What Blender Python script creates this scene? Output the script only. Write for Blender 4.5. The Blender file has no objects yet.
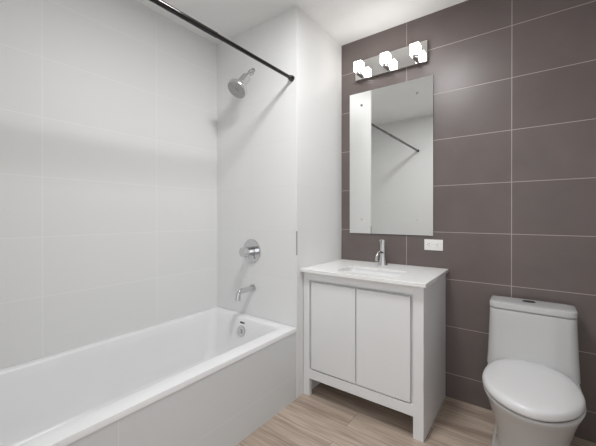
import bpy, bmesh, math
from mathutils import Vector, Matrix

S = bpy.context.scene
COL = S.collection
PI = math.pi

# ------------------------------------------------------------------ camera, world, lamps, exposure
cam = bpy.data.cameras.new('camera')
cam.sensor_fit = 'HORIZONTAL'; cam.sensor_width = 36.0
cam.lens = 315.46 / 596 * 36.0
cam.shift_y = -6.33 / 596
cam.clip_start = 0.01
camo = bpy.data.objects.new('camera', cam); COL.objects.link(camo)
camo.location = (1.2159, -2.2295, 1.179)
camo.rotation_euler = (PI / 2 - 0.0028, 0.0, 0.6363)
S.camera = camo

W = bpy.data.worlds.new('world'); S.world = W; W.use_nodes = True
bg = W.node_tree.nodes['Background']
bg.inputs[0].default_value = (0.93, 0.96, 1.0, 1)
bg.inputs[1].default_value = 1.1

CEILING_LAMP = 48.0      # emission of the ceiling lamp's glass
VANITY_LAMP = 5.5        # emission of each vanity glass
S.view_settings.view_transform = 'Standard'
S.view_settings.look = 'None'
S.view_settings.gamma = 1.0
S.view_settings.use_curve_mapping = False
S.view_settings.exposure = 1.03

# ------------------------------------------------------------------ materials
def srgb(r, g, b):
    f = lambda c: (c / 255 / 12.92) if c / 255 <= .04045 else ((c / 255 + .055) / 1.055) ** 2.4
    return (f(r), f(g), f(b), 1)

def mat(name, col, rough=.4, metal=0.0, spec=.5, coat=0.0):
    m = bpy.data.materials.new(name); m.use_nodes = True
    b = m.node_tree.nodes['Principled BSDF']
    b.inputs['Base Color'].default_value = col
    b.inputs['Roughness'].default_value = rough
    b.inputs['Metallic'].default_value = metal
    b.inputs['Specular IOR Level'].default_value = spec
    b.inputs['Coat Weight'].default_value = coat
    return m

def noisy(m, scale, c1, c2, detail=3.0):
    """slight procedural variation of the base colour"""
    nt = m.node_tree; b = nt.nodes['Principled BSDF']
    n = nt.nodes.new('ShaderNodeTexNoise'); n.inputs['Scale'].default_value = scale; n.inputs['Detail'].default_value = detail
    tc = nt.nodes.new('ShaderNodeTexCoord'); nt.links.new(tc.outputs['Object'], n.inputs['Vector'])
    r = nt.nodes.new('ShaderNodeValToRGB'); r.color_ramp.elements[0].color = c1; r.color_ramp.elements[1].color = c2
    r.color_ramp.elements[0].position = .35; r.color_ramp.elements[1].position = .65
    nt.links.new(n.outputs['Fac'], r.inputs['Fac']); nt.links.new(r.outputs['Color'], b.inputs['Base Color'])
    return m

def emit(name, col, strength):
    m = bpy.data.materials.new(name); m.use_nodes = True
    b = m.node_tree.nodes['Principled BSDF']
    b.inputs['Base Color'].default_value = (.9, .9, .9, 1); b.inputs['Roughness'].default_value = .4
    b.inputs['Emission Color'].default_value = col; b.inputs['Emission Strength'].default_value = strength
    return m

def tile_mat(name, c1, c2, grout, rough, u_x, u_y, v0, bw=.61, rh=.305, gap=.0035, bump=.15, mottled=0.0, spec=.5):
    """stack-bonded wall tiles in metres: u runs along x (or along y on walls facing x), v is z"""
    m = bpy.data.materials.new(name); m.use_nodes = True
    nt = m.node_tree; N = nt.nodes.new; L = nt.links.new
    b = nt.nodes['Principled BSDF']
    g = N('ShaderNodeNewGeometry')
    sp = N('ShaderNodeSeparateXYZ'); L(g.outputs['Position'], sp.inputs[0])
    sn = N('ShaderNodeSeparateXYZ'); L(g.outputs['True Normal'], sn.inputs[0])
    ab = N('ShaderNodeMath'); ab.operation = 'ABSOLUTE'; L(sn.outputs['X'], ab.inputs[0])
    gt = N('ShaderNodeMath'); gt.operation = 'GREATER_THAN'; L(ab.outputs[0], gt.inputs[0]); gt.inputs[1].default_value = .5
    ax = N('ShaderNodeMath'); ax.operation = 'SUBTRACT'; L(sp.outputs['X'], ax.inputs[0]); ax.inputs[1].default_value = u_x - 61 * bw
    ay = N('ShaderNodeMath'); ay.operation = 'SUBTRACT'; L(sp.outputs['Y'], ay.inputs[0]); ay.inputs[1].default_value = u_y - 61 * bw
    mx = N('ShaderNodeMix'); mx.data_type = 'FLOAT'
    L(gt.outputs[0], mx.inputs[0]); L(ax.outputs[0], mx.inputs[2]); L(ay.outputs[0], mx.inputs[3])
    az = N('ShaderNodeMath'); az.operation = 'SUBTRACT'; L(sp.outputs['Z'], az.inputs[0]); az.inputs[1].default_value = v0 - 8 * rh
    cb = N('ShaderNodeCombineXYZ'); L(mx.outputs[0], cb.inputs[0]); L(az.outputs[0], cb.inputs[1])
    br = N('ShaderNodeTexBrick'); br.offset = 0.0; br.squash = 1.0
    L(cb.outputs[0], br.inputs['Vector'])
    br.inputs['Color1'].default_value = c1; br.inputs['Color2'].default_value = c2; br.inputs['Mortar'].default_value = grout
    br.inputs['Scale'].default_value = 1.0; br.inputs['Mortar Size'].default_value = gap / 2
    br.inputs['Mortar Smooth'].default_value = 0.1
    br.inputs['Brick Width'].default_value = bw; br.inputs['Row Height'].default_value = rh
    src = br.outputs['Color']
    if mottled:
        n = N('ShaderNodeTexNoise'); n.inputs['Scale'].default_value = 5.0; n.inputs['Detail'].default_value = 6
        L(g.outputs['Position'], n.inputs['Vector'])
        mr = N('ShaderNodeMapRange'); mr.inputs['From Min'].default_value = .3; mr.inputs['From Max'].default_value = .7
        mr.inputs['To Min'].default_value = 1 - mottled; mr.inputs['To Max'].default_value = 1 + mottled
        L(n.outputs['Fac'], mr.inputs['Value'])
        mm = N('ShaderNodeMix'); mm.data_type = 'RGBA'; mm.blend_type = 'MULTIPLY'; mm.inputs[0].default_value = 1
        L(src, mm.inputs[6]); L(mr.outputs[0], mm.inputs[7]); src = mm.outputs[2]
    L(src, b.inputs['Base Color'])
    b.inputs['Roughness'].default_value = rough; b.inputs['Specular IOR Level'].default_value = spec
    bp = N('ShaderNodeBump'); bp.inputs['Strength'].default_value = bump; bp.inputs['Distance'].default_value = .002; bp.invert = True
    L(br.outputs['Fac'], bp.inputs['Height']); L(bp.outputs[0], b.inputs['Normal'])
    return m

V0 = 0.1565
c_w = (.80, .80, .79, 1); c_w2 = (.79, .79, .78, 1); g_w = (.755, .755, .745, 1)
M_white_tile = tile_mat('white wall tile', c_w, c_w2, g_w, .5, -.41, -.61, V0, gap=.003, bump=.08, spec=.35)
M_left_tile = tile_mat('white wall tile of the long wall', c_w, c_w2, (.87, .87, .86, 1), .5, 0, -1.10, V0, gap=.003, bump=.08, spec=.35)
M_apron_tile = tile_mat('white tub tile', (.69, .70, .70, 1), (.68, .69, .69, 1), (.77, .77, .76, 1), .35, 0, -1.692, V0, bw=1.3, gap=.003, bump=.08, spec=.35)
M_brown = tile_mat('grey brown wall tile', srgb(109, 99, 96), srgb(106, 96, 93), srgb(182, 171, 163), .36, .5141, 0, V0, gap=.0035, mottled=.07)
M_paint = noisy(mat('white ceiling paint', (.85, .85, .84, 1), .6), 3, (.84, .84, .83, 1), (.86, .86, .85, 1))
M_wallpaint = noisy(mat('grey wall paint', (.55, .55, .55, 1), .5), 3, (.54, .54, .54, 1), (.56, .56, .56, 1))
M_acrylic = noisy(mat('white tub acrylic', (.88, .88, .88, 1), .3), 4, (.87, .87, .87, 1), (.885, .885, .885, 1))
M_ceramic = noisy(mat('white glazed ceramic', (.57, .57, .57, 1), .15, coat=.3), 4, (.565, .565, .565, 1), (.575, .575, .575, 1))
M_seat = noisy(mat('white seat plastic', (.74, .74, .74, 1), .25), 4, (.735, .735, .735, 1), (.745, .745, .745, 1))
M_lacquer = noisy(mat('white cabinet lacquer', (.78, .79, .80, 1), .3), 4, (.825, .83, .835, 1), (.835, .84, .845, 1))
M_stone = noisy(mat('white quartz', (.84, .83, .81, 1), .25), 40, (.87, .865, .85, 1), (.90, .895, .88, 1), 6)
M_chrome = mat('polished chrome', (.65, .655, .66, 1), .07, 1.0)
M_satin = mat('satin chrome', (.72, .72, .72, 1), .22, 1.0)
M_plate = mat('mirror chrome plate', (.80, .79, .78, 1), .04, 1.0)
M_face = noisy(mat('grey shower rubber face', (.38, .38, .38, 1), .45, .3), 120, (.34, .34, .34, 1), (.42, .42, .42, 1))
M_mirror = mat('mirror glass', (.90, .91, .90, 1), .0, 1.0)
M_edge = mat('mirror glass edge', (.12, .15, .14, 1), .2)
M_rod = noisy(mat('dark bronze rod', (.012, .010, .009, 1), .16, .2, .5, coat=.2), 30, (.010, .008, .008, 1), (.015, .012, .011, 1))
M_button = mat('chrome button with painted reflection', (.12, .12, .12, 1), .15, 1.0)  # chrome; the brown wall's dark reflection is put into the base colour
M_dark = mat('dark slot', (.02, .02, .02, 1), .5)
M_badge = mat('dark badge', (.05, .05, .05, 1), .4)
M_outlet = mat('white outlet plastic', (.85, .84, .82, 1), .35)
M_lampglass = emit('lit frosted glass', (1.0, .975, .95, 1), VANITY_LAMP)
M_ceilglass = emit('lit ceiling glass', (.985, .99, 1.0, 1), CEILING_LAMP)
M_trimgrey = mat('grey tile edge trim', (.33, .32, .31, 1), .5)
M_trimwhite = mat('white tile edge trim', (.88, .88, .86, 1), .35)
M_hall = noisy(mat('hall paint', (.8, .79, .77, 1), .6), 3, (.79, .78, .76, 1), (.81, .8, .78, 1))

def wood_floor():
    m = bpy.data.materials.new('wood look floor plank'); m.use_nodes = True
    nt = m.node_tree; N = nt.nodes.new; L = nt.links.new; b = nt.nodes['Principled BSDF']
    g = N('ShaderNodeNewGeometry')
    mp = N('ShaderNodeMapping'); L(g.outputs['Position'], mp.inputs['Vector'])
    mp.inputs['Location'].default_value = (12.0 + .224 + .195, 0.15 * 41 + .20, 0)
    br = N('ShaderNodeTexBrick'); br.offset = .33; br.offset_frequency = 2; br.squash = 1
    L(mp.outputs[0], br.inputs['Vector'])
    br.inputs['Scale'].default_value = 1; br.inputs['Brick Width'].default_value = 1.2; br.inputs['Row Height'].default_value = .15
    br.inputs['Mortar Size'].default_value = .0012; br.inputs['Mortar Smooth'].default_value = .1
    br.inputs['Color1'].default_value = (0, 0, 0, 1); br.inputs['Color2'].default_value = (1, 1, 1, 1)
    br.inputs['Mortar'].default_value = (.5, .5, .5, 1)
    # per-plank random shift so grain does not run across planks
    sep = N('ShaderNodeSeparateColor'); L(br.outputs['Color'], sep.inputs[0])
    ad = N('ShaderNodeVectorMath'); ad.operation = 'MULTIPLY_ADD'
    cb = N('ShaderNodeCombineXYZ'); L(sep.outputs[0], cb.inputs[0]); L(sep.outputs[0], cb.inputs[1])
    L(cb.outputs[0], ad.inputs[0]); ad.inputs[1].default_value = (7, 3, 0); L(g.outputs['Position'], ad.inputs[2])
    m2 = N('ShaderNodeMapping'); m2.inputs['Scale'].default_value = (.8, 8, 1); L(ad.outputs[0], m2.inputs['Vector'])
    n1 = N('ShaderNodeTexNoise'); n1.inputs['Scale'].default_value = 1.7; n1.inputs['Detail'].default_value = 5; n1.inputs['Distortion'].default_value = .6
    L(m2.outputs[0], n1.inputs['Vector'])
    m3 = N('ShaderNodeMapping'); m3.inputs['Scale'].default_value = (3, 60, 1); L(ad.outputs[0], m3.inputs['Vector'])
    n2 = N('ShaderNodeTexNoise'); n2.inputs['Scale'].default_value = 1.5; n2.inputs['Detail'].default_value = 4
    L(m3.outputs[0], n2.inputs['Vector'])
    mx = N('ShaderNodeMath'); mx.operation = 'MULTIPLY_ADD'; L(n2.outputs['Fac'], mx.inputs[0]); mx.inputs[1].default_value = .35
    sc = N('ShaderNodeMath'); sc.operation = 'MULTIPLY'; L(n1.outputs['Fac'], sc.inputs[0]); sc.inputs[1].default_value = .65
    L(sc.outputs[0], mx.inputs[2])
    r = N('ShaderNodeValToRGB'); L(mx.outputs[0], r.inputs['Fac'])
    e = r.color_ramp.elements
    e[0].position = .38; e[0].color = srgb(157, 137, 122)
    e[1].position = .62; e[1].color = srgb(205, 188, 172)
    k = e.new(.5); k.color = srgb(184, 166, 150)
    pl = N('ShaderNodeMapRange'); L(sep.outputs[0], pl.inputs['Value']); pl.inputs['To Min'].default_value = .92; pl.inputs['To Max'].default_value = 1.05
    mm = N('ShaderNodeMix'); mm.data_type = 'RGBA'; mm.blend_type = 'MULTIPLY'; mm.inputs[0].default_value = 1
    L(r.outputs[0], mm.inputs[6]); L(pl.outputs[0], mm.inputs[7])
    gr = N('ShaderNodeMix'); gr.data_type = 'RGBA'; L(br.outputs['Fac'], gr.inputs[0]); L(mm.outputs[2], gr.inputs[6])
    gr.inputs[7].default_value = srgb(122, 103, 90)
    L(gr.outputs[2], b.inputs['Base Color']); b.inputs['Roughness'].default_value = .42
    return m
M_floor = wood_floor()

# ------------------------------------------------------------------ helpers
def link(name, bm, m, parent=None, smooth=None):
    me = bpy.data.meshes.new(name)
    bmesh.ops.recalc_face_normals(bm, faces=bm.faces)
    bm.to_mesh(me); bm.free()
    for mm in (m if isinstance(m, (list, tuple)) else [m]): me.materials.append(mm)
    if smooth is not None:
        me.polygons.foreach_set('use_smooth', [True] * len(me.polygons))
        me.set_sharp_from_angle(angle=math.radians(smooth))
    o = bpy.data.objects.new(name, me); COL.objects.link(o)
    if parent is not None:
        o.parent = parent
        o.matrix_parent_inverse = Matrix.Translation(-parent.location)
    return o

def thing(name, loc, label, cat, group=None):
    o = bpy.data.objects.new(name, None); COL.objects.link(o)
    o.empty_display_size = .1; o.location = loc
    tag(o, label, cat, group); return o

def tag(o, label, cat, group=None):
    o['label'] = label; o['category'] = cat
    if group: o['group'] = group
    return o

def struct(name, bm, m, smooth=None):
    o = link(name, bm, m, None, smooth); o['kind'] = 'structure'; return o

def add_box(bm, x0, x1, y0, y1, z0, z1, bevel=0.0, seg=2):
    b2 = bmesh.new()
    bmesh.ops.create_cube(b2, size=1.0)
    for v in b2.verts:
        v.co = Vector(((x0 + x1) / 2 + v.co.x * (x1 - x0), (y0 + y1) / 2 + v.co.y * (y1 - y0), (z0 + z1) / 2 + v.co.z * (z1 - z0)))
    if bevel: bmesh.ops.bevel(b2, geom=list(b2.edges), offset=bevel, segments=seg, affect='EDGES', profile=.5)
    tmp = bpy.data.meshes.new('tmp'); b2.to_mesh(tmp); b2.free(); bm.from_mesh(tmp); bpy.data.meshes.remove(tmp)
    return bm

def box(x0, x1, y0, y1, z0, z1, bevel=0.0, seg=2):
    return add_box(bmesh.new(), x0, x1, y0, y1, z0, z1, bevel, seg)

def frame_for(d):
    d = Vector(d).normalized()
    a = Vector((0, 0, 1)) if abs(d.z) < .9 else Vector((1, 0, 0))
    u = d.cross(a).normalized(); w = d.cross(u).normalized()
    return d, u, w

def add_lathe(bm, origin, axis, profile, n=40, cap0=True, cap1=True):
    """profile: list of (distance along axis, radius)"""
    o = Vector(origin); d, u, w = frame_for(axis)
    rings = []
    for s, r in profile:
        rings.append([bm.verts.new(o + d * s + (u * math.cos(2 * PI * i / n) + w * math.sin(2 * PI * i / n)) * r) for i in range(n)])
    for a, b in zip(rings, rings[1:]):
        for i in range(n): bm.faces.new((a[i], a[(i + 1) % n], b[(i + 1) % n], b[i]))
    if cap0: bm.faces.new(rings[0])
    if cap1: bm.faces.new(rings[-1][::-1])
    return bm

def add_tube(bm, pts, radii, n=20):
    pts = [Vector(p) for p in pts]
    if not isinstance(radii, (list, tuple)): radii = [radii] * len(pts)
    rings = []; u = None
    for i, p in enumerate(pts):
        t = (pts[min(i + 1, len(pts) - 1)] - pts[max(i - 1, 0)]).normalized()
        if u is None: _, u, _w = frame_for(t)
        u = (u - t * u.dot(t)).normalized(); w = t.cross(u)
        rings.append([bm.verts.new(p + (u * math.cos(2 * PI * k / n) + w * math.sin(2 * PI * k / n)) * radii[i]) for k in range(n)])
    for a, b in zip(rings, rings[1:]):
        for i in range(n): bm.faces.new((a[i], a[(i + 1) % n], b[(i + 1) % n], b[i]))
    bm.faces.new(rings[0]); bm.faces.new(rings[-1][::-1])
    return bm

def bend(p0, p1, p2, r, n=10):
    """polyline p0-p1-p2 with a rounded corner of radius-ish r"""
    p0, p1, p2 = Vector(p0), Vector(p1), Vector(p2)
    a = p1 + (p0 - p1).normalized() * r; c = p1 + (p2 - p1).normalized() * r
    return [p0] + [a * (1 - t) ** 2 + p1 * 2 * t * (1 - t) + c * t * t for t in [i / n for i in range(n + 1)]] + [p2]

def loft(bm, rings, cap0=True, cap1=True):
    R = [[bm.verts.new(p) for p in r] for r in rings]; n = len(R[0])
    for a, b in zip(R, R[1:]):
        for i in range(n): bm.faces.new((a[i], a[(i + 1) % n], b[(i + 1) % n], b[i]))
    if cap0: bm.faces.new(R[0])
    if cap1: bm.faces.new(R[-1][::-1])
    return bm

def rrect(x0, x1, y0, y1, r, z, seg=6):
    out = []
    for cx, cy, a0 in ((x1 - r, y1 - r, 0), (x0 + r, y1 - r, 90), (x0 + r, y0 + r, 180), (x1 - r, y0 + r, 270)):
        for k in range(seg + 1):
            a = math.radians(a0 + 90 * k / seg)
            out.append((cx + r * math.cos(a), cy + r * math.sin(a), z))
    return out

# ------------------------------------------------------------------ the setting
H = 2.5323
XL, XR = -.788, 1.78
YE, YF = -.597, -2.27
struct('floor', box(XL - .12, XR + .12, YF - 1.6, .12, -.1, 0), M_floor)
struct('ceiling', box(XL - .12, XR + .12, YF - .12, .12, H, H + .1), M_paint)
struct('wall_back', box(0.0, XR + .12, 0, .12, 0, H), M_brown)
struct('wall_left', box(XL - .12, XL, YF - .12, YE, 0, H), M_left_tile)
struct('wall_shower', box(XL - .12, 0, YE, YE + .1, 0, H), M_white_tile)
struct('wall_return', box(-.1, 0, YE + .1, .12, 0, H), M_white_tile)
struct('wall_right', box(XR, XR + .12, YF - .12, 0, 0, H), M_wallpaint)
bm = box(XL, .62, YF - .12, YF, 0, H)
add_box(bm, .62, 1.66, YF - .12, YF, 2.1, H)
add_box(bm, 1.66, XR, YF - .12, YF, 0, H)
struct('wall_front', bm, M_white_tile)
bm = bmesh.new()
add_box(bm, .60, .62, YF - .13, YF + .008, 0, 2.12, .002)
add_box(bm, 1.66, 1.68, YF - .13, YF + .008, 0, 2.12, .002)
add_box(bm, .62, 1.66, YF - .13, YF + .008, 2.1, 2.12, .002)
struct('trim_1', bm, M_trimwhite)
# hallway beyond the doorway the camera stands in
bm = bmesh.new()
struct('wall_hall', box(XL, XR + .12, YF - 1.72, YF - 1.6, 0, H), M_hall)
# tile edge along the outer corner, bare where a piece of it is missing
struct('trim_2', add_box(box(-.001, .0035, YE - .0035, YE + .001, 0, .926), -.001, .0035, YE - .0035, YE + .001, 1.08, H), M_trimwhite)
struct('trim_3', box(-.001, .004, YE - .005, YE + .001, .926, 1.08), M_trimgrey)
# tiled front of the tub
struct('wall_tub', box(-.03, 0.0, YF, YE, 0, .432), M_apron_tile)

# ------------------------------------------------------------------ ceiling lamp (overhead, throws the shower's shadows)
LPX, LPY = .58, -1.18
cl = thing('ceiling_light', (LPX, LPY, H), 'round white recessed ceiling light in the middle of the ceiling', 'ceiling light')
bm = add_lathe(bmesh.new(), (LPX, LPY, H), (0, 0, -1), [(.001, .158), (.006, .167), (.0105, .164), (.0115, .152), (.008, .148)], 48, False, False)
link('trim_ring', bm, M_trimwhite, cl, 40)
bm = add_lathe(bmesh.new(), (LPX, LPY, H), (0, 0, -1), [(.001, .14), (.006, .149), (.0078, .149)], 48)
link('glass_lens', bm, M_ceilglass, cl, 60)

# ------------------------------------------------------------------ bathtub
tub = thing('bathtub', (-.394, -1.43, 0), 'white rectangular bathtub set behind a tiled front under the shower', 'bathtub')
x0, x1, y0, y1 = XL + .001, .003, YF + .001, YE - .001
zt = .4585
ix0, ix1, iy0, iy1 = -.738, -.083, -2.19, -.664
sg = 8
rings = [
    rrect(x0 + .03, x1 - .03, y0 + .03, y1 - .03, .004, .433, sg),
    rrect(x0, x1, y0, y1, .004, .433, sg),
    rrect(x0, x1, y0, y1, .004, zt - .0025, sg),
    rrect(x0 + .0006, x1 - .0006, y0 + .0006, y1 - .0006, .004, zt - .001, sg),
    rrect(x0 + .0025, x1 - .0025, y0 + .0025, y1 - .0025, .004, zt, sg),
    rrect(ix0 - .004, ix1 + .004, iy0 - .004, iy1 + .004, .044, zt, sg),
    rrect(ix0, ix1, iy0, iy1, .04, zt - .002, sg),
    rrect(ix0 + .004, ix1 - .004, iy0 + .004, iy1 - .004, .04, zt - .008, sg),
    rrect(ix0 + .010, ix1 - .010, iy0 + .02, iy1 - .012, .045, zt - .06, sg),
    rrect(ix0 + .035, ix1 - .035, iy0 + .14, iy1 - .045, .07, .20, sg),
    rrect(ix0 + .05, ix1 - .05, iy0 + .20, iy1 - .06, .09, .14, sg),
    rrect(ix0 + .08, ix1 - .08, iy0 + .25, iy1 - .09, .09, .112, sg),
    rrect(ix0 + .14, ix1 - .14, iy0 + .32, iy1 - .15, .09, .103, sg),
]
link('basin', loft(bmesh.new(), rings, False, True), M_acrylic, tub, 32)
# overflow plate on the sloped drain end
oc = Vector((-.425, -.680, .366)); on_ = Vector((0, -1, .16)).normalized()
ov = link('overflow_plate', add_lathe(bmesh.new(), oc, on_, [(-.004, .040), (.004, .040), (.008, .037), (.009, .030), (.0085, .0)], 40, True, False), M_chrome, tub, 30)
bm = add_lathe(bmesh.new(), oc + on_ * .008, on_, [(0, .014), (.008, .013), (.012, .009)], 24)
add_tube(bm, [oc + on_ * .013 + Vector((.005, 0, .004)), oc + on_ * .016 + Vector((-.03, 0, -.014))], .005, 12)
link('trip_lever', bm, M_chrome, ov, 30)
link('badge', box(-.447, -.402, -.6735, -.6685, .417, .429, .001), M_badge, tub)
bm = add_lathe(bmesh.new(), (-.41, -.86, .103), (0, 0, 1), [(0, .034), (.003, .034), (.005, .028)], 32)
link('drain', bm, M_chrome, tub, 30)

# ------------------------------------------------------------------ shower fittings on the end wall
sh = thing('wall_shower_fixture', (-.395, YE, 2.215), 'chrome shower head with a round grey face, on the white tiled wall', 'shower head')
fl = Vector((-.395, YE, 2.215)); ball = Vector((-.39, -.650, 2.168)); face = Vector((-.398, -.750, 2.036))
link('wall_flange', add_lathe(bmesh.new(), fl, (0, -1, 0), [(0, .026), (.004, .026), (.010, .018), (.012, .012)], 32), M_chrome, sh, 30)
link('shower_arm', add_tube(bmesh.new(), bend(fl, fl + Vector((.002, -.032, -.004)), ball, .016), .010, 16), M_chrome, sh, 40)
ax = (face - ball).normalized(); ln = (face - ball).length
bm = add_lathe(bmesh.new(), ball - ax * .012, ax, [(0, .008), (.004, .013), (.012, .0165), (.020, .0165), (.028, .013)], 28)
link('ball_joint', bm, M_chrome, sh, 40)
bm = add_lathe(bmesh.new(), ball, ax, [(.014, .014), (.018, .027), (.024, .032), (.085, .034), (.105, .038), (.122, .047), (.136, .060), (.143, .069), (.148, .071), (ln - .003, .071), (ln, .069)], 48)
link('head', bm, M_satin, sh, 35)
bm = add_lathe(bmesh.new(), face - ax * .002, ax, [(0, .066), (.004, .065), (.005, .060), (.004, .016), (.008, .015), (.008, .001)], 48)
link('spray_face', bm, M_face, sh, 40)

vc = Vector((-.405, YE, .924))
va = thing('shower_valve', vc, 'round chrome shower valve with a barrel handle above the tub spout', 'shower valve')
link('escutcheon', add_lathe(bmesh.new(), vc, (0, -1, 0), [(0, .087), (.005, .087), (.010, .083), (.011, .03)], 56), M_chrome, va, 30)
link('handle_barrel', add_lathe(bmesh.new(), vc + Vector((0, -.009, 0)), (0, -1, 0), [(0, .033), (.006, .033), (.007, .030), (.011, .030), (.012, .034), (.083, .034), (.0845, .0325)], 40), M_chrome, va, 30)
bm = add_tube(bmesh.new(), [vc + Vector((0, -.045, -.03)), vc + Vector((.004, -.05, -.062))], [.008, .007], 14)
link('handle_lever', bm, M_chrome, va, 40)

sc_ = Vector((-.397, YE, .658))
so = thing('tub_spout', sc_, 'chrome tub spout bent down over the end of the bathtub', 'tub spout')
link('wall_flange', add_lathe(bmesh.new(), sc_, (0, -1, 0), [(0, .031), (.004, .031), (.010, .026), (.011, .02)], 36), M_chrome, so, 30)
e = Vector((-.397, -.735, .658))
bm = add_tube(bmesh.new(), bend(sc_ + Vector((0, -.008, 0)), e, e + Vector((0, -.004, -.058)), .032), .0185, 24)
link('spout', bm, M_chrome, so, 40)

# ------------------------------------------------------------------ shower curtain rod
rz, rx = 2.072, -.037
rod = thing('shower_curtain_rod', (rx, YE, rz), 'dark metal shower curtain rod spanning above the bathtub', 'shower rod')
link('outer_tube', add_tube(bmesh.new(), [(rx, YF + .015, rz), (rx, -1.212, rz), (rx, -1.210, rz)], [.0135, .0135, .0115], 24), M_rod, rod, 30)
link('inner_tube', add_tube(bmesh.new(), [(rx, -1.211, rz), (rx, YE - .015, rz)], .0112, 24), M_rod, rod, 30)
for yy, s in ((YE, -1), (YF, 1)):
    link('end_cap', add_lathe(bmesh.new(), (rx, yy, rz), (0, s, 0), [(0, .0195), (.012, .0195), (.016, .018), (.03, .0145), (.032, .012)], 32), M_rod, rod, 30)

# ------------------------------------------------------------------ vanity cabinet
F = -.528                      # front plane of the frame
vx0, vx1 = .004, .769
va_ = thing('vanity_cabinet', (.39, -.27, 0), 'white two-door vanity cabinet on legs against the brown tiled wall', 'cabinet')
link('leg', box(vx0, .050, F, F + .03, 0, .813, .0015), M_lacquer, va_)
link('leg', box(.715, vx1, F, F + .03, 0, .813, .0015), M_lacquer, va_)
link('side_panel', box(vx0, vx0 + .018, F + .03, -.004, 0, .813, .001), M_lacquer, va_)
link('side_panel', box(vx1 - .018, vx1, F + .03, -.004, 0, .813, .001), M_lacquer, va_)
link('top_rail', box(.050, .715, F, F + .02, .762, .813, .001), M_lacquer, va_)
link('bottom_rail', box(.050, .715, F, F + .02, .116, .176, .001), M_lacquer, va_)
link('bottom_panel', box(vx0 + .018, vx1 - .018, F + .03, -.02, .15, .168), M_lacquer, va_)
link('back_panel', box(vx0 + .018, vx1 - .018, -.02, -.006, .15, .813), M_lacquer, va_)
link('door_stop', box(.050, .715, F + .022, F + .029, .168, .813), M_lacquer, va_)
link('door', box(.0655, .3800, F - .001, F + .017, .183, .747, .0025, 3), M_lacquer, va_)
link('door', box(.3865, .6995, F - .001, F + .017, .183, .747, .0025, 3), M_lacquer, va_)

# counter with the sink cut-out
ct = thing('countertop', (.39, -.28, .815), 'white stone countertop with a rectangular undermount sink on the vanity cabinet', 'countertop')
cx0, cx1, cy0, cy1 = .002, .787, -.562, -.002
hx0, hx1, hy0, hy1 = .215, .604, -.475, -.255
zt0, zt1 = .8145, .834
seg = 6
rings = [rrect(hx0, hx1, hy0, hy1, .03, zt0, seg), rrect(cx0, cx1, cy0, cy1, .002, zt0, seg), rrect(cx0, cx1, cy0, cy1, .002, zt1 - .0015, seg),
         rrect(cx0 + .0015, cx1 - .0015, cy0 + .0015, cy1 - .0015, .002, zt1, seg), rrect(hx0 - .001, hx1 + .001, hy0 - .001, hy1 + .001, .031, zt1, seg),
         rrect(hx0, hx1, hy0, hy1, .03, zt1 - .001, seg), rrect(hx0, hx1, hy0, hy1, .03, zt0, seg)]
link('slab', loft(bmesh.new(), rings, False, False), M_stone, ct, 20)
q = .004
rings = [rrect(hx0 - .02, hx1 + .02, hy0 - .02, hy1 + .02, .05, zt0 - .012, seg), rrect(hx0 - .02, hx1 + .02, hy0 - .02, hy1 + .02, .05, zt0 - .0005, seg),
         rrect(hx0 - q, hx1 + q, hy0 - q, hy1 + q, .036, zt0 - .0005, seg), rrect(hx0 - q + .002, hx1 + q - .002, hy0 - q + .002, hy1 + q - .002, .036, zt0 - .006, seg),
         rrect(hx0 + .012, hx1 - .012, hy0 + .012, hy1 - .012, .05, .72, seg), rrect(hx0 + .03, hx1 - .03, hy0 + .03, hy1 - .03, .05, .70, seg),
         rrect(hx0 + .10, hx1 - .10, hy0 + .08, hy1 - .08, .04, .694, seg)]
link('sink_basin', loft(bmesh.new(), rings, False, True), M_acrylic, ct, 50)

# ------------------------------------------------------------------ faucet
fb = Vector((.381, -.095, .834))
fa = thing('faucet', fb, 'chrome single-lever faucet standing on the white countertop', 'faucet')
link('body', add_lathe(bmesh.new(), fb, (0, 0, 1), [(0, .031), (.004, .031), (.008, .029), (.04, .0235), (.065, .0215), (.150, .0215), (.151, .0205), (.153, .0205), (.154, .0225)], 40), M_chrome, fa, 30)
bm = add_lathe(bmesh.new(), fb + Vector((0, 0, .154)), (0, 0, 1), [(0, .0225), (.022, .0225), (.025, .020)], 40)
link('handle', bm, M_chrome, fa, 30)
link('handle_lever', add_tube(bmesh.new(), [fb + Vector((0, -.01, .168)), fb + Vector((0, -.055, .172))], [.006, .005], 14), M_chrome, fa, 40)
p0 = fb + Vector((0, -.012, .088)); p1 = fb + Vector((0, -.095, .100)); p2 = fb + Vector((0, -.115, .042))
link('spout', add_tube(bmesh.new(), bend(p0, p1, p2, .045), .0115, 20), M_chrome, fa, 40)

# ------------------------------------------------------------------ wall mirror
mi = thing('wall_mirror', (.384, 0, 1.58), 'tall frameless mirror on the brown tiled wall above the vanity', 'mirror')
mx0, mx1, mz0, mz1 = .078, .693, 1.046, 2.116
link('backing', box(mx0 + .001, mx1 - .001, -.0075, -.002, mz0 + .001, mz1 - .001), M_edge, mi)
bm = box(mx0, mx1, -.012, -.0075, mz0, mz1, .0006, 1)
link('glass', bm, M_mirror, mi)
for (dx, dz, m_) in ((.179, 2.0185, M_edge), (.589, 2.0185, M_edge), (.179, 1.152, M_satin), (.589, 1.152, M_satin)):
    o = link('mirror_screw', add_lathe(bmesh.new(), (dx, -.0118, dz), (0, -1, 0), [(0, .0085), (.002, .0085), (.0035, .006)], 20), m_, mi, 40)

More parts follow.
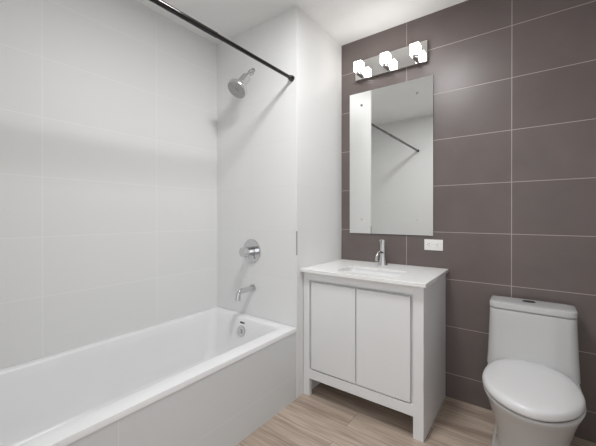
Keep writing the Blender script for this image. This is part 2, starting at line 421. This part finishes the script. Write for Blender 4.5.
# ------------------------------------------------------------------ vanity light with three glass shades
vl = thing('vanity_light', (.395, 0, 2.28), 'chrome wall light with three glowing frosted glass cubes above the mirror', 'wall light')
link('back_plate', box(.136, .659, -.030, -.0005, 2.209, 2.349, .0012), M_plate, vl)
for k, lx in enumerate((.196, .398, .600)):
    yy = -.094
    link('arm', box(lx - .011, lx + .011, yy - .026, -.029, 2.214, 2.2335, .001), M_chrome, vl)
    link('cup', box(lx - .018, lx + .018, yy - .018, yy + .018, 2.233, 2.238, .001), M_chrome, vl)
    link('glass_shade', box(lx - .0285, lx + .0285, yy - .0285, yy + .0285, 2.238, 2.306, .002, 2), M_lampglass, vl, 40)

# ------------------------------------------------------------------ wall outlet
ou = thing('wall_outlet', (.6935, 0, .985), 'white horizontal double wall outlet on the brown tiles beside the mirror', 'outlet')
link('cover_plate', box(.635, .752, -.006, -.0005, .949, 1.021, .002), M_outlet, ou)
for cxo in (.667, .720):
    f_ = link('receptacle', box(cxo - .0165, cxo + .0165, -.009, -.006, .968, 1.002, .0025), M_outlet, ou)
    bm = bmesh.new()
    add_box(bm, cxo - .004, cxo + .005, -.0096, -.0088, .9915, .9935)
    add_box(bm, cxo - .004, cxo + .004, -.0096, -.0088, .9775, .9795)
    add_box(bm, cxo - .0115, cxo - .0075, -.0096, -.0088, .983, .988)
    link('slots', bm, M_dark, f_)
link('screw', add_lathe(bmesh.new(), (.6935, -.006, .985), (0, -1, 0), [(0, .003), (.0012, .0025)], 12), M_satin, ou)

# ------------------------------------------------------------------ toilet
TX = 1.2155
to = thing('toilet', (TX, -.36, 0), 'white one-piece toilet with closed lid against the brown tiled wall', 'toilet')

def oval(hw, yb, yc, yf, z, nb=2.3, nf=2.1, n=64, tx=TX):
    out = []
    for i in range(n):
        a = 2 * PI * i / n
        c, s = math.cos(a), math.sin(a)
        e_ = nb if s > 0 else nf
        px = math.copysign(abs(c) ** (2 / e_), c) * hw
        py = math.copysign(abs(s) ** (2 / e_), s) * ((yb - yc) if s > 0 else (yc - yf))
        out.append((tx + px, yc + py, z))
    return out

rings = [oval(.160, -.03, -.30, -.585, 0.0, 6, 2.6), oval(.160, -.03, -.30, -.585, .022, 6, 2.6), oval(.156, -.03, -.30, -.580, .03, 6, 2.6),
         oval(.143, -.03, -.30, -.565, .038, 6, 2.5), oval(.142, -.03, -.30, -.565, .12, 6, 2.4), oval(.150, -.03, -.32, -.590, .20, 6, 2.3),
         oval(.166, -.03, -.36, -.632, .28, 6, 2.2), oval(.179, -.03, -.41, -.672, .34, 6, 2.1), oval(.187, -.03, -.43, -.696, .366, 6, 2.0),
         oval(.1885, -.03, -.435, -.700, .376, 6, 2.0), oval(.186, -.032, -.435, -.697, .3815, 6, 2.0), oval(.181, -.04, -.435, -.691, .3825, 6, 2.0), oval(.172, -.05, -.435, -.681, .371, 6, 2.0), oval(.150, -.07, -.435, -.66, .368, 6, 2.0)]
link('bowl', loft(bmesh.new(), rings), M_ceramic, to, 60)
def lid_ring(d, z):
    return oval(.186 - d, -.200 - d, -.465, -.715 + d, z, 2.25, 1.85, tx=1.213)
link('seat', loft(bmesh.new(), [lid_ring(.036, .3675), lid_ring(.036, .3945)]), M_seat, to, 50)
rings = [lid_ring(.003, .3935), lid_ring(.0005, .395), lid_ring(.0, .402), lid_ring(.0005, .412), lid_ring(.004, .421), lid_ring(.010, .4265), lid_ring(.02, .4305), lid_ring(.05, .435), lid_ring(.10, .4385), lid_ring(.16, .440)]
link('lid', loft(bmesh.new(), rings), M_seat, to, 60)
for s in (-1, 1):
    bm = add_tube(bmesh.new(), [(TX + s * .075 - .025, -.222, .404), (TX + s * .075 + .025, -.222, .404)], .011, 16)
    link('hinge', bm, M_seat, to, 40)

def tank_ring(hw, yb, yf, z, r=.05, bow=.012):
    out = []
    for (x, y, zz) in rrect(TX - hw, TX + hw, yf, yb, r, z, 10):
        if y < (yb + yf) / 2: y -= bow * (1 - ((x - TX) / hw) ** 2)
        out.append((x, y, zz))
    return out
rings = [tank_ring(.194, -.03, -.240, .375, .04), tank_ring(.192, -.03, -.228, .43, .04), tank_ring(.190, -.03, -.214, .50, .04), tank_ring(.187, -.03, -.203, .60, .038), tank_ring(.185, -.03, -.199, .668, .038), tank_ring(.1845, -.03, -.1985, .670, .038), tank_ring(.182, -.03, -.196, .6715, .037)]
# the edges of the front need vertices to bow: subdivide by loft density
link('tank', loft(bmesh.new(), rings), M_ceramic, to, 60)
rings = [tank_ring(.176, -.03, -.190, .671, .036), tank_ring(.176, -.03, -.190, .6765, .036), tank_ring(.184, -.024, -.199, .6772, .038), tank_ring(.186, -.022, -.201, .679, .038), tank_ring(.186, -.022, -.201, .703, .038),
         tank_ring(.185, -.023, -.200, .7065, .038), tank_ring(.182, -.026, -.197, .7085, .036), tank_ring(.15, -.055, -.17, .711, .03)]
tl = link('tank_lid', loft(bmesh.new(), rings), M_ceramic, to, 40)
def ell(a, b, z):
    return [(1.207 + a * math.cos(2 * PI * i / 32), -.103 + b * math.sin(2 * PI * i / 32), z) for i in range(32)]
link('flush_button', loft(bmesh.new(), [ell(.030, .020, .709), ell(.030, .020, .713), ell(.028, .018, .7145), ell(.024, .015, .7135), ell(.01, .006, .713)]), M_button, tl, 40)
